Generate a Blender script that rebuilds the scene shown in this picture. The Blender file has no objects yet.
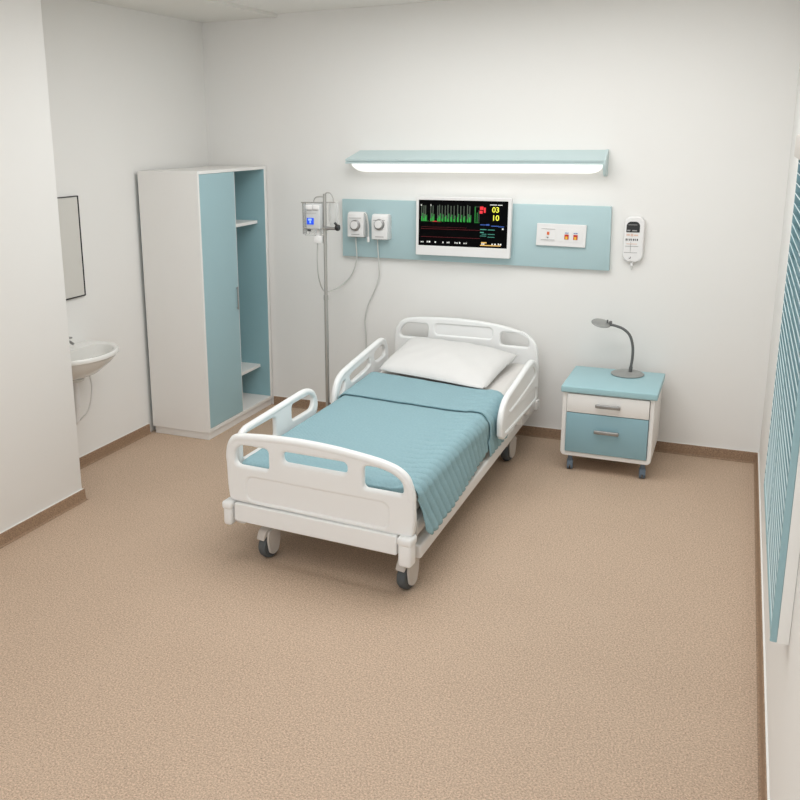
import bpy, bmesh, math, random
from mathutils import Vector, Matrix
random.seed(4)
S = bpy.context.scene
COL = S.collection
PI = math.pi

# ---------------------------------------------------------------- colours and materials
def lin(c):
    return tuple(((v/255)/12.92 if v/255 <= .04045 else ((v/255+.055)/1.055)**2.4) for v in c) + (1,)

def mat(name, rgb, rough=.5, metal=0, spec=.5, noise=0, nscale=40, bump=0, bscale=200, emit=None, estr=0, alpha=1, trans=0, ior=1.45):
    m = bpy.data.materials.new(name); m.use_nodes = True
    nt = m.node_tree; b = nt.nodes['Principled BSDF']
    b.inputs['Base Color'].default_value = lin(rgb)
    b.inputs['Roughness'].default_value = rough
    b.inputs['Metallic'].default_value = metal
    b.inputs['Specular IOR Level'].default_value = spec
    b.inputs['Alpha'].default_value = alpha
    b.inputs['Transmission Weight'].default_value = trans
    b.inputs['IOR'].default_value = ior
    if emit:
        b.inputs['Emission Color'].default_value = lin(emit)
        b.inputs['Emission Strength'].default_value = estr
    tc = nt.nodes.new('ShaderNodeTexCoord')
    if noise:
        n = nt.nodes.new('ShaderNodeTexNoise'); n.inputs['Scale'].default_value = nscale
        n.inputs['Detail'].default_value = 4
        mx = nt.nodes.new('ShaderNodeMix'); mx.data_type = 'RGBA'; mx.blend_type = 'MIX'
        a = lin(rgb); d = tuple(v*(1-noise) for v in a[:3])+(1,); e = tuple(min(1, v*(1+noise)) for v in a[:3])+(1,)
        mx.inputs[6].default_value = d; mx.inputs[7].default_value = e
        nt.links.new(tc.outputs['Object'], n.inputs['Vector'])
        nt.links.new(n.outputs['Fac'], mx.inputs[0]); nt.links.new(mx.outputs[2], b.inputs['Base Color'])
    if bump:
        n2 = nt.nodes.new('ShaderNodeTexNoise'); n2.inputs['Scale'].default_value = bscale; n2.inputs['Detail'].default_value = 3
        bp = nt.nodes.new('ShaderNodeBump'); bp.inputs['Strength'].default_value = bump; bp.inputs['Distance'].default_value = .002
        nt.links.new(tc.outputs['Object'], n2.inputs['Vector'])
        nt.links.new(n2.outputs['Fac'], bp.inputs['Height']); nt.links.new(bp.outputs[0], b.inputs['Normal'])
    return m

def floor_mat(name='speckled_vinyl', cols=None):
    FA, FB, FD, FL = cols or (FLOOR_A, FLOOR_B, FLOOR_D, FLOOR_L)
    m = bpy.data.materials.new(name); m.use_nodes = True
    nt = m.node_tree; b = nt.nodes['Principled BSDF']; L = nt.links.new
    b.inputs['Roughness'].default_value = .62; b.inputs['Specular IOR Level'].default_value = .3
    tc = nt.nodes.new('ShaderNodeTexCoord')
    def nz(sc, det, lo, hi):
        n = nt.nodes.new('ShaderNodeTexNoise'); n.inputs['Scale'].default_value = sc; n.inputs['Detail'].default_value = det
        n.inputs['Roughness'].default_value = .6
        r = nt.nodes.new('ShaderNodeMapRange'); r.inputs[1].default_value = lo; r.inputs[2].default_value = hi
        L(tc.outputs['Object'], n.inputs['Vector']); L(n.outputs['Fac'], r.inputs[0]); return r.outputs[0]
    def mix(f, a, c):
        x = nt.nodes.new('ShaderNodeMix'); x.data_type = 'RGBA'; L(f, x.inputs[0])
        if isinstance(a, tuple): x.inputs[6].default_value = a
        else: L(a, x.inputs[6])
        x.inputs[7].default_value = c; return x.outputs[2]
    c = mix(nz(3, 2, .3, .7), lin(FA), lin(FB))
    c = mix(nz(170, 3, .56, .70), c, lin(FD))
    c = mix(nz(150, 3, .60, .74), c, lin(FL))
    c = mix(nz(160, 2, .50, .64), c, lin(tuple(int(v*.87) for v in FA)))
    c = mix(nz(150, 2, .50, .62), c, lin(tuple(int(v*1.13) for v in FA)))
    c = mix(nz(75, 3, .68, .74), c, lin(tuple(int(v*.62) for v in FA)))
    L(c, b.inputs['Base Color'])
    return m
FLOOR_A = (190,166,144); FLOOR_B = (195,171,149); FLOOR_D = (128,104,83); FLOOR_L = (212,192,172)

M = {}
M['wall'] = mat('wall_paint', (237,235,231), .75, spec=.2, noise=.012, nscale=1.5, bump=.04, bscale=300)
M['ceil'] = mat('ceiling_paint', (240,238,233), .85, spec=.1, noise=.01, nscale=2)
M['ceil2'] = mat('ceiling_band_paint', (234,232,226), .85, spec=.1, noise=.01, nscale=2)
M['floor'] = floor_mat()
M['skirt_shaded'] = floor_mat('shaded_skirting_vinyl', ((150,124,101), (154,128,104), (122,95,72), (180,154,130)))  # floor vinyl darkened: shade of the upright face put into its colour
M['trimwhite'] = mat('white_trim', (238,236,231), .5)
M['teal'] = mat('teal_laminate', (162,193,199), .45, noise=.015, nscale=6)
M['tealtop'] = mat('teal_top_laminate', (163,199,205), .42, noise=.015, nscale=6)
M['tealdrawer'] = mat('teal_drawer_laminate', (142,178,188), .45, noise=.015, nscale=6)
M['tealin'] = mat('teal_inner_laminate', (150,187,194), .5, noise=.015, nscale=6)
M['tealboard'] = mat('teal_wall_board', (178,203,206), .5, noise=.015, nscale=4)
M['lampteal'] = mat('pale_teal_housing', (196,213,213), .45, noise=.01, nscale=6)
M['cabwhite'] = mat('off_white_laminate', (238,236,232), .5, noise=.01, nscale=5)
M['plastic'] = mat('bed_white_plastic', (243,243,241), .38, noise=.01, nscale=8)
M['frame'] = mat('bed_frame_enamel', (232,230,226), .4, noise=.01, nscale=10)
M['sheet'] = mat('white_sheet', (226,222,217), .85, spec=.2, noise=.015, nscale=30, bump=.25, bscale=60)
M['pillow'] = mat('pillow_cotton', (226,224,221), .9, spec=.15, noise=.012, nscale=30, bump=.3, bscale=45)
M['greyplastic'] = mat('grey_caster_plastic', (196,189,181), .45, noise=.02, nscale=20)
M['rubber'] = mat('dark_rubber', (82,86,88), .6, noise=.05, nscale=60)
M['bluegrey'] = mat('blue_grey_caster', (98,112,126), .5, noise=.03, nscale=50)
M['metal'] = mat('brushed_metal', (160,159,157), .35, metal=.75, noise=.04, nscale=90)
M['pole'] = mat('pole_metal', (178,176,171), .3, metal=.6, noise=.03, nscale=80)
M['lampgrey'] = mat('lamp_grey_enamel', (158,158,155), .42, metal=.25, noise=.03, nscale=50)
M['lampdark'] = mat('lamp_dark_neck', (104,105,104), .45, metal=.3, noise=.04, nscale=80)
M['ceramic'] = mat('white_ceramic', (232,230,225), .15, noise=.006, nscale=10)
M['white'] = mat('white_device_plastic', (234,232,230), .4, noise=.008, nscale=12)
M['devgrey'] = mat('light_grey_device', (205,206,205), .42, noise=.015, nscale=20)
M['dark'] = mat('dark_plastic', (42,42,42), .4, noise=.05, nscale=50)
M['black'] = mat('screen_black', (3,3,4), .45, spec=.06, noise=.2, nscale=8)
M['mirror'] = mat('mirror_painted_reflection', (214,211,204), .35, noise=.004, nscale=3)  # satin beige painted in place of a real reflection
M['cable'] = mat('grey_cable', (205,205,200), .5, noise=.02, nscale=60)
M['clear'] = mat('clear_plastic', (232,233,231), .25, alpha=.28, noise=.01, nscale=10)
M['cleargrey'] = mat('translucent_bag', (215,216,213), .3, alpha=.4, noise=.01, nscale=10)
M['diff'] = mat('light_diffuser', (255,255,253), .5, emit=(255,254,250), estr=.55, noise=.002, nscale=3)
M['glass'] = mat('window_glass', (235,242,242), .05, trans=.9, noise=.003, nscale=3)
def glow(name, rgb, s): return mat(name, tuple(int(v*.5) for v in rgb), .5, emit=rgb, estr=s, noise=.05, nscale=300)
M['g_green'] = glow('trace_green', (22,120,42), .7)
M['g_green2'] = glow('trace_bright_green', (40,180,62), .7)
M['g_dim'] = glow('trace_dim_grey', (80,92,78), .5)
M['g_red'] = glow('trace_red', (120,22,30), .6)
M['g_red2'] = glow('mark_red', (225,40,50), .9)
M['g_yellow'] = glow('digit_yellow', (225,225,70), 1.0)
M['g_white'] = glow('text_white', (230,230,225), .9)
M['g_blue'] = glow('text_blue', (50,85,160), .9)
M['g_cyan'] = glow('text_teal', (70,150,130), .8)
M['g_amber'] = glow('text_amber', (215,170,90), .9)
M['bluescreen'] = glow('pump_screen_blue', (25,75,215), .9)
M['paleblue'] = glow('pump_screen_text', (150,185,245), .9)
M['orange'] = mat('orange_lamp', (224,110,60), .4, noise=.05, nscale=100)
M['redp'] = mat('red_switch', (196,48,38), .4, noise=.05, nscale=100)
M['yellowp'] = mat('yellow_switch', (240,190,60), .4, noise=.05, nscale=100)
M['bluep'] = mat('blue_print', (60,110,170), .5, noise=.05, nscale=100)
M['peach'] = mat('peach_print', (226,196,180), .5, noise=.04, nscale=100)
M['greyp'] = mat('grey_print', (160,158,156), .5, noise=.04, nscale=100)
M['blind'] = mat('teal_blind_slats', (150,182,188), .45, noise=.02, nscale=30)
M['blind_highlight'] = mat('painted_slat_highlight', (214,230,231), .45, noise=.02, nscale=30)  # pale colour paints the edge highlight along each slat
M['blindrail'] = mat('teal_blind_rail', (150,184,191), .45, noise=.02, nscale=30)

def blanket_mat():
    m = bpy.data.materials.new('quilted_blue_cotton'); m.use_nodes = True
    nt = m.node_tree; b = nt.nodes['Principled BSDF']; L = nt.links.new
    b.inputs['Roughness'].default_value = .92; b.inputs['Specular IOR Level'].default_value = .12
    uv = nt.nodes.new('ShaderNodeUVMap'); uv.uv_map = 'UVMap'
    n = nt.nodes.new('ShaderNodeTexNoise'); n.inputs['Scale'].default_value = 90; n.inputs['Detail'].default_value = 4
    L(uv.outputs[0], n.inputs['Vector'])
    mx = nt.nodes.new('ShaderNodeMix'); mx.data_type = 'RGBA'
    mx.inputs[6].default_value = lin((136,168,176)); mx.inputs[7].default_value = lin((155,185,191))
    L(n.outputs['Fac'], mx.inputs[0]); L(mx.outputs[2], b.inputs['Base Color'])
    w = nt.nodes.new('ShaderNodeTexWave'); w.wave_type = 'BANDS'; w.bands_direction = 'DIAGONAL'
    w.inputs['Scale'].default_value = 26; w.inputs['Distortion'].default_value = 5; w.inputs['Detail'].default_value = 2
    w.inputs['Detail Scale'].default_value = 3
    L(uv.outputs[0], w.inputs['Vector'])
    n2 = nt.nodes.new('ShaderNodeTexNoise'); n2.inputs['Scale'].default_value = 160; n2.inputs['Detail'].default_value = 2
    L(uv.outputs[0], n2.inputs['Vector'])
    ad = nt.nodes.new('ShaderNodeMath'); ad.operation = 'ADD'
    wm = nt.nodes.new('ShaderNodeMath'); wm.operation = 'MULTIPLY'; wm.inputs[1].default_value = .45
    L(w.outputs['Fac'], wm.inputs[0]); L(wm.outputs[0], ad.inputs[0]); L(n2.outputs['Fac'], ad.inputs[1])
    bp = nt.nodes.new('ShaderNodeBump'); bp.inputs['Strength'].default_value = .35; bp.inputs['Distance'].default_value = .003
    L(ad.outputs[0], bp.inputs['Height']); L(bp.outputs[0], b.inputs['Normal'])
    return m
M['blanket'] = blanket_mat()

# ---------------------------------------------------------------- object helpers
def tag(o, label=None, cat=None, group=None, kind=None):
    if label: o['label'] = label
    if cat: o['category'] = cat
    if group: o['group'] = group
    if kind: o['kind'] = kind
    return o

def empty(name, loc=(0,0,0), rz=0, label=None, cat=None, group=None):
    o = bpy.data.objects.new(name, None); COL.objects.link(o)
    o.location = loc; o.rotation_euler = (0,0,rz); o.empty_display_size = .1
    return tag(o, label, cat, group)

def link(name, me, m=None, parent=None, angle=35):
    if m is not None:
        me.materials.clear(); me.materials.append(M[m])
    me.polygons.foreach_set('use_smooth', [True]*len(me.polygons))
    me.set_sharp_from_angle(angle=math.radians(angle))
    me.update()
    o = bpy.data.objects.new(name, me); COL.objects.link(o); o.parent = parent
    return o

def plate_mesh(loops, th, bevel=.003, res=3):
    """flat curve outline with holes, filled, extruded to thickness th, edges rounded; in the XY plane, centred on z=0"""
    cu = bpy.data.curves.new('c', 'CURVE'); cu.dimensions = '2D'; cu.fill_mode = 'BOTH'
    cu.extrude = max(.0001, th/2-bevel); cu.bevel_depth = bevel; cu.bevel_resolution = res; cu.offset = -bevel
    for lp in loops:
        s = cu.splines.new('POLY'); s.points.add(len(lp)-1)
        for i, (x, y) in enumerate(lp): s.points[i].co = (x, y, 0, 1)
        s.use_cyclic_u = True
    ob = bpy.data.objects.new('c', cu); COL.objects.link(ob)
    dg = bpy.context.evaluated_depsgraph_get()
    me = bpy.data.meshes.new_from_object(ob.evaluated_get(dg))
    bpy.data.objects.remove(ob); bpy.data.curves.remove(cu)
    return me

def rrect(x0, x1, y0, y1, r, n=6, rs=None):
    """rounded rectangle; rs = radii for (x1y1, x0y1, x0y0, x1y0)"""
    rs = list(rs or (r,)*4); out = []
    h_, w_ = (y1-y0)*.995, (x1-x0)*.995
    for i, j, lim in ((0,3,h_), (1,2,h_), (0,1,w_), (2,3,w_)):
        t = rs[i]+rs[j]
        if t > lim: rs[i] *= lim/t; rs[j] *= lim/t
    cs = [(x1, y1, 0, -1, -1), (x0, y1, 90, 1, -1), (x0, y0, 180, 1, 1), (x1, y0, 270, -1, 1)]
    for (x, y, a, sx, sy), q in zip(cs, rs):
        for k in range(n+1):
            t = math.radians(a+90*k/n); out.append((x+sx*q+q*math.cos(t), y+sy*q+q*math.sin(t)))
    return out

def smooth_closed(pts, n=6):
    """Catmull-Rom closed loop"""
    out = []; N = len(pts)
    for i in range(N):
        p0, p1, p2, p3 = [Vector(pts[(i+k-1) % N]) for k in range(4)]
        for k in range(n):
            t = k/n
            q = .5*((2*p1)+(p2-p0)*t+(2*p0-5*p1+4*p2-p3)*t*t+(3*p1-p0-3*p2+p3)*t**3)
            out.append(tuple(q))
    return out

def smooth_open(pts, n=8):
    P = [Vector(p) for p in pts]; P = [2*P[0]-P[1]]+P+[2*P[-1]-P[-2]]; out = []
    for i in range(1, len(P)-2):
        p0, p1, p2, p3 = P[i-1:i+3]
        for k in range(n):
            t = k/n
            out.append(.5*((2*p1)+(p2-p0)*t+(2*p0-5*p1+4*p2-p3)*t*t+(3*p1-p0-3*p2+p3)*t**3))
    out.append(P[-2]); return out

class MB:
    def __init__(s): s.bm = bmesh.new()
    def _add(s, b2, mtx=None):
        if mtx is not None: b2.transform(mtx)
        me = bpy.data.meshes.new('t'); b2.to_mesh(me); b2.free(); s.bm.from_mesh(me); bpy.data.meshes.remove(me)
    def mesh(s, me, mtx=None):
        b2 = bmesh.new(); b2.from_mesh(me); bpy.data.meshes.remove(me); s._add(b2, mtx); return s
    def box(s, x0, x1, y0, y1, z0, z1, bev=0, seg=2, mtx=None, shear=None):
        b2 = bmesh.new(); bmesh.ops.create_cube(b2, size=1)
        for v in b2.verts:
            v.co = Vector((x0+(v.co.x+.5)*(x1-x0), y0+(v.co.y+.5)*(y1-y0), z0+(v.co.z+.5)*(z1-z0)))
        if shear:
            for v in b2.verts: v.co = Vector(shear(v.co))
        if bev: bmesh.ops.bevel(b2, geom=b2.edges[:], offset=bev, segments=seg, profile=.5, affect='EDGES')
        s._add(b2, mtx); return s
    def tube(s, pts, r, n=10, caps=True, rfun=None):
        b2 = bmesh.new(); P = [Vector(p) for p in pts]; rings = []
        up = Vector((0,0,1)) if abs((P[1]-P[0]).normalized().z) < .9 else Vector((0,1,0))
        for i, p in enumerate(P):
            d = (P[min(i+1, len(P)-1)]-P[max(i-1, 0)]).normalized()
            a = up.cross(d).normalized(); b = d.cross(a); up = b
            rr = rfun(i/(len(P)-1)) if rfun else r
            rings.append([b2.verts.new(p+(a*math.cos(2*PI*k/n)+b*math.sin(2*PI*k/n))*rr) for k in range(n)])
        for A, B in zip(rings, rings[1:]):
            for k in range(n): b2.faces.new((A[k], A[(k+1) % n], B[(k+1) % n], B[k]))
        if caps: b2.faces.new(rings[0][::-1]); b2.faces.new(rings[-1])
        bmesh.ops.recalc_face_normals(b2, faces=b2.faces[:])
        s._add(b2); return s
    def lathe(s, prof, mtx=None, n=32, sx=1, sy=1):
        b2 = bmesh.new(); rings = []
        for r, z in prof:
            if r < 1e-6: rings.append([b2.verts.new((0,0,z))])
            else: rings.append([b2.verts.new((r*sx*math.cos(2*PI*k/n), r*sy*math.sin(2*PI*k/n), z)) for k in range(n)])
        for A, B in zip(rings, rings[1:]):
            for k in range(n):
                a, b, c, d = A[k % len(A)], A[(k+1) % len(A)], B[(k+1) % len(B)], B[k % len(B)]
                vs = []
                for v in (a, b, c, d):
                    if v not in vs: vs.append(v)
                if len(vs) > 2: b2.faces.new(vs)
        bmesh.ops.recalc_face_normals(b2, faces=b2.faces[:])
        s._add(b2, mtx); return s
    def prism(s, pts, axis, a0, a1, bev=0):
        """closed 2-D outline extruded along axis ('x','y','z') from a0 to a1"""
        b2 = bmesh.new()
        f = {'x': lambda p, a: (a, p[0], p[1]), 'y': lambda p, a: (p[0], a, p[1]), 'z': lambda p, a: (p[0], p[1], a)}[axis]
        A = [b2.verts.new(f(p, a0)) for p in pts]; B = [b2.verts.new(f(p, a1)) for p in pts]; n = len(pts)
        b2.faces.new(A); b2.faces.new(B[::-1])
        for k in range(n): b2.faces.new((A[k], B[k], B[(k+1) % n], A[(k+1) % n]))
        bmesh.ops.recalc_face_normals(b2, faces=b2.faces[:])
        if bev: bmesh.ops.bevel(b2, geom=b2.edges[:], offset=bev, segments=2, profile=.5, affect='EDGES')
        s._add(b2); return s
    def grid(s, rows, uv=None):
        vs = [[s.bm.verts.new(p) for p in r] for r in rows]
        for i in range(len(vs)-1):
            for j in range(len(vs[0])-1):
                s.bm.faces.new((vs[i][j], vs[i][j+1], vs[i+1][j+1], vs[i+1][j]))
        return s
    def build(s, name, m, parent=None, angle=35):
        me = bpy.data.meshes.new(name); s.bm.to_mesh(me); s.bm.free()
        return link(name, me, m, parent, angle)

AX = Matrix(((0,0,1,0),(1,0,0,0),(0,1,0,0),(0,0,0,1)))      # plate XY -> (Y,Z), thickness along X
AY = Matrix(((1,0,0,0),(0,0,-1,0),(0,1,0,0),(0,0,0,1)))     # plate XY -> (X,Z), thickness along Y

def struct(name, mb, m, angle=35):
    o = mb.build(name, m, None, angle); o['kind'] = 'structure'; return o

# ---------------------------------------------------------------- room
XL, XP, YP, H, YF = -3.719, -3.374, -2.008, 2.7, -6.3
struct('floor', MB().box(XL-.2, .2, YF, .2, -.1, 0), 'floor')
struct('wall_back', MB().box(XL-.2, .2, 0, .15, 0, H+.1), 'wall')
struct('wall_left', MB().box(XL-.15, XL, YF, 0, 0, H+.1), 'wall')
struct('wall_partition', MB().box(XL, XP, YF, YP, 0, H+.02, .002), 'wall')
WY0, WY1, WZ0, WZ1 = -3.11, -1.99, .62, 1.82     # window opening in the right wall
wr = MB()
wr.box(0, .15, YF, WY0, 0, H+.1); wr.box(0, .15, WY1, 0, 0, H+.1)
wr.box(0, .15, WY0, WY1, 0, WZ0); wr.box(0, .15, WY0, WY1, WZ1, H+.1)
struct('wall_right', wr, 'wall')
struct('ceiling', MB().box(XL-.2, .2, YF, .2, H+.02, H+.12), 'ceil')
struct('trim_1', MB().box(XL, -3.13, YF, 0, H, H+.02), 'ceil2')

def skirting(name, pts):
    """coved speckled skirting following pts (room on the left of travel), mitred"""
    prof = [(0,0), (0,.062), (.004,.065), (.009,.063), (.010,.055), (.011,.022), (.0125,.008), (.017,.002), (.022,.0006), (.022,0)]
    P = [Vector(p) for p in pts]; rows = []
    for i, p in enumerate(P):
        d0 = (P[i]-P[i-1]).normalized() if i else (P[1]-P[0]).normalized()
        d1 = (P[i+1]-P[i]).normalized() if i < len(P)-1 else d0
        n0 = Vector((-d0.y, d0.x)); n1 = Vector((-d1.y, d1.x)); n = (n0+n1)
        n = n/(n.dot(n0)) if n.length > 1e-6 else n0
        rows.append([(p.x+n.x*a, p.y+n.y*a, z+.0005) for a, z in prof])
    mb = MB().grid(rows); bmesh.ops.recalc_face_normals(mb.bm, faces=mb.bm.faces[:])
    struct(name, mb, 'skirt_shaded', 25)
    # thin pale cap line on top
    rows2 = [[(Vector((r[1][0], r[1][1]))) for r in [row]][0] for row in rows]
    return rows
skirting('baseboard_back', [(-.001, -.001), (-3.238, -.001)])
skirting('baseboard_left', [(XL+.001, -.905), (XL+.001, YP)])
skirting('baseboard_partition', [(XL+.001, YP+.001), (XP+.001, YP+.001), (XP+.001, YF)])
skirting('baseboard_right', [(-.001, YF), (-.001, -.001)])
# pale cap bead over the skirting
cb = MB()
cb.box(-3.238, 0, -.006, 0, .0655, .068); cb.box(XL, XL+.006, YP, -.905, .0655, .068)
cb.box(XP, XP+.006, YF, YP+.006, .0655, .068); cb.box(-.006, 0, YF, 0, .0655, .068)
struct('trim_2', cb, 'trimwhite')

# window with frame and glass behind the blind
wf = bpy.data.objects.new('window_1', plate_mesh([rrect(WY0, WY1, WZ0, WZ1, .002, 1), rrect(WY0+.05, WY1-.05, WZ0+.05, WZ1-.05, .002, 1)], .05, .003))
COL.objects.link(wf); wf.data.transform(Matrix.Translation((.09,0,0)) @ AX); wf.data.materials.clear(); wf.data.materials.append(M['trimwhite']); wf['kind'] = 'structure'
MB().box(.088, .094, WY0+.05, WY1-.05, WZ0+.05, WZ1-.05).build('window_pane', 'glass', wf)
MB().box(.078, .104, (WY0+WY1)/2-.02, (WY0+WY1)/2+.02, WZ0+.045, WZ1-.045, .003).build('mullion', 'trimwhite', wf)

# ---------------------------------------------------------------- window blind
bl = empty('window_blind', (0, -2.55, .575), 0, 'teal horizontal slat blind hanging over the window on the right wall', 'window blind')
def BL(m, name, mk): return m.build(name, mk, bl)
o = (0, 2.55, -.575)
T = Matrix.Translation(o)
hr = MB().box(-.062, -.002, -3.16, -1.945, 1.828, 1.905, .006, mtx=T); BL(hr, 'headrail', 'greyplastic')
sl = MB(); se = MB(); N = 34
for i in range(N):
    z = .612+i*(1.215/N)
    a = math.radians(50)
    mt = T @ Matrix.Translation((-.031, 0, z)) @ Matrix.Rotation(a, 4, 'Y')
    pr = [(-.022, 0), (-.011, .0022), (0, .003), (.011, .0022), (.022, 0), (.022, -.0008), (.011, .0014), (0, .0022), (-.011, .0014), (-.022, -.0008)]
    e_ = mt @ Vector((-.0225, 0, .0)); yy0, yy1 = 2.55-3.139, 2.55-1.954
    se.tube([(e_.x, yy0, e_.z), (e_.x, yy1, e_.z)], .0017, 6)  # added bead carrying the painted edge highlight
    b2 = MB().prism([(x, zz) for x, zz in pr], 'y', -3.14, -1.955); me = bpy.data.meshes.new('t'); b2.bm.to_mesh(me); b2.bm.free(); sl.mesh(me, mt)
BL(sl, 'slats', 'blind')
BL(se, 'slat_edge_highlight', 'blind_highlight')
BL(MB().box(-.046, -.032, -3.145, -1.95, .575, .600, .004, mtx=T), 'bottom_rail', 'blindrail')
for y in (-2.55,):
    BL(MB().tube([(-.0475, y+2.55, .02), (-.0475, y+2.55, 1.26)], .0006, 6), 'ladder_cord', 'blind')
BL(MB().box(-.046, -.003, -1.950, -1.944, .575, 1.83, 0, mtx=T), 'side_channel', 'blindrail')
BL(MB().box(-.047, -.030, -3.150, -3.141, .575, 1.83, .001, 1, mtx=T), 'end_channel', 'blind')
BL(MB().box(-.0295, -.001, -3.152, -3.146, .575, 1.83, .0005, 1, mtx=T), 'edge_strip', 'trimwhite')

# ---------------------------------------------------------------- wardrobe
wx0, wx1, wy0, wy1, wt = -3.690, -3.247, -.893, -.010, 1.730
wd = empty('wardrobe', ((wx0+wx1)/2, (wy0+wy1)/2, 0), 0, 'tall white wardrobe with one teal door and an open teal bay with shelves', 'wardrobe')
TW = Matrix.Translation((-(wx0+wx1)/2, -(wy0+wy1)/2, 0))
def W(name, mk, *boxes, bev=.0015):
    m = MB()
    for b in boxes: m.box(*b, bev, 1, mtx=TW)
    return m.build(name, mk, wd)
ym = -.449
W('side_panel', 'cabwhite', (wx0, wx1, wy0, wy0+.018, .05, wt))
W('side_panel', 'cabwhite', (wx0, wx1, wy1-.030, wy1, .05, wt))
W('side_lining', 'tealin', (wx0+.02, wx1-.002, wy1-.0335, wy1-.0305, .076, wt-.021), bev=0)
W('top_panel', 'cabwhite', (wx0, wx1, wy0+.0185, wy1-.0305, wt-.02, wt))
W('bottom_panel', 'cabwhite', (wx0, wx1, wy0+.0185, wy1-.0305, .05, .075))
W('back_panel', 'tealin', (wx0, wx0+.012, wy0+.019, wy1-.031, .0755, wt-.0205), bev=0)
W('divider', 'cabwhite', (wx0+.013, wx1-.022, ym-.016, ym, .0755, wt-.0205))
W('shelf', 'cabwhite', (wx0+.013, wx1-.062, ym+.001, wy1-.034, 1.335, 1.357))
W('shelf', 'cabwhite', (wx0+.013, wx1-.075, ym+.001, wy1-.034, .290, .312))
W('plinth', 'cabwhite', (wx0+.01, wx1-.012, wy0+.012, wy1-.004, 0, .0495))
dr = W('door', 'teal', (wx1-.02, wx1-.001, wy0+.020, ym-.002, .078, wt-.0215))
m = MB()
m.box(wx1-.0195, wx1-.0005, ym-.0018, ym+.0015, .078, wt-.0215, mtx=TW); m.build('edge_strip', 'cabwhite', dr)
m = MB().box(wx1+.006, wx1+.012, ym-.03, ym-.022, .80, .955, .002, mtx=TW)
for z in (.81, .945): m.box(wx1-.002, wx1+.008, ym-.029, ym-.023, z-.003, z+.003, mtx=TW)
m.build('handle', 'metal', dr)
m = MB().lathe([(0,0),(.008,0),(.008,.018),(.005,.028),(0,.03)], TW @ Matrix.Translation((wx1-.11, ym, 1.20)) @ Matrix.Rotation(-PI/2, 4, 'X'), 12)
m.build('coat_hook', 'white', wd)

# ---------------------------------------------------------------- mirror and washbasin on the left wall
mr = empty('wall_mirror', (XL, -1.7, 1.03), 0, 'rectangular mirror with thin dark frame on left wall above the washbasin', 'mirror')
TM = Matrix.Translation((-XL, 1.7, -1.03))
my0, my1 = -1.96, -1.451
lo = plate_mesh([rrect(my0, my1, 1.03, 1.615, .002, 1), rrect(my0+.005, my1-.005, 1.035, 1.610, .001, 1)], .012, .001)
MB().mesh(lo, TM @ Matrix.Translation((XL+.0085, 0, 0)) @ AX).build('mirror_frame', 'dark', mr)
MB().box(XL+.003, XL+.010, my0+.007, my1-.007, 1.037, 1.608, mtx=TM).build('mirror_pane', 'mirror', mr)

sk = empty('mounted_washbasin', (XL+.002, -1.722, .634), 0, 'white ceramic wall basin on the left wall, half hidden by the partition', 'washbasin')
zr = .745-.62
def basin_ring(sc_x, sc_y, z, ox=0):
    pts = []
    for k in range(41):
        a = -PI/2+PI*k/40
        pts.append((ox+.15*sc_x+.198*sc_x*math.cos(a), .262*sc_y*math.sin(a), z))
    pts = [(0.001, -.262*sc_y*.93, z)]+pts+[(0.001, .262*sc_y*.93, z)]
    return pts
outer = [basin_ring(a, b, z) for a, b, z in ((.30,.32,-.035), (.45,.45,-.032), (.66,.66,-.005), (.86,.87,.05), (.95,.96,.085), (.975,.975,.100), (1,1,.103), (1.005,1.005,.113), (1,1,.122), (.985,.985,.128))]
inner = []
for s_, z in ((.89,.126), (.86,.118), (.80,.085), (.66,.040), (.40,.012), (.15,.005)):
    r_ = []
    for k in range(43):
        a = -PI/2+PI*(k-1)/40
        if k == 0: r_.append((.11*1.0, -.262*s_*.9, z))
        elif k == 42: r_.append((.11*1.0, .262*s_*.9, z))
        else: r_.append((.15+.198*s_*math.cos(a), .262*s_*math.sin(a), z))
    inner.append(r_)
mb = MB()
b2 = mb.bm
def ringfaces(R):
    V = [[b2.verts.new(p) for p in r] for r in R]
    n = len(V[0])
    for A, B in zip(V, V[1:]):
        for k in range(n):
            try: b2.faces.new((A[k], A[(k+1) % n], B[(k+1) % n], B[k]))
            except ValueError: pass
    b2.faces.new(V[0][::-1]); b2.faces.new(V[-1])
ringfaces(outer+inner)
bmesh.ops.recalc_face_normals(b2, faces=b2.faces[:])
mb.build('basin', 'ceramic', sk, 50)
MB().lathe([(0,0),(.05,0),(.052,-.01),(.048,-.016),(0,-.016)], Matrix.Translation((.11,.0,-.034)), 24).build('waste_collar', 'ceramic', sk)
MB().tube([(.11,0,-.045),(.11,0,-.2)], .02, 12).tube(smooth_open([(.11,0,-.2),(.10,0,-.26),(.09,0,-.3),(.045,0,-.3),(.004,0,-.3)]), .018, 12).build('trap_pipe', 'white', sk)
MB().tube(smooth_open([(.14,.09,-.01),(.145,.10,-.12),(.12,.08,-.25),(.05,.03,-.33),(.004,.02,-.34)]), .006, 8).build('supply_hose', 'white', sk)
m = MB().lathe([(0,0),(.02,0),(.018,.05),(.02,.055),(0,.06)], Matrix.Translation((.055,0,.125)), 16).tube(smooth_open([(.055,0,.165),(.085,0,.18),(.12,0,.168)]), .008, 10).box(.04,.075,.004,.05,.186,.196,.003)
m.build('tap', 'metal', sk)

# ---------------------------------------------------------------- bed
BR = -.023
bed = empty('hospital_bed', (-1.785, -1.206, 0), BR, 'white hospital bed on casters with moulded head and foot boards and side rails', 'bed')
D2 = 1.076
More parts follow.
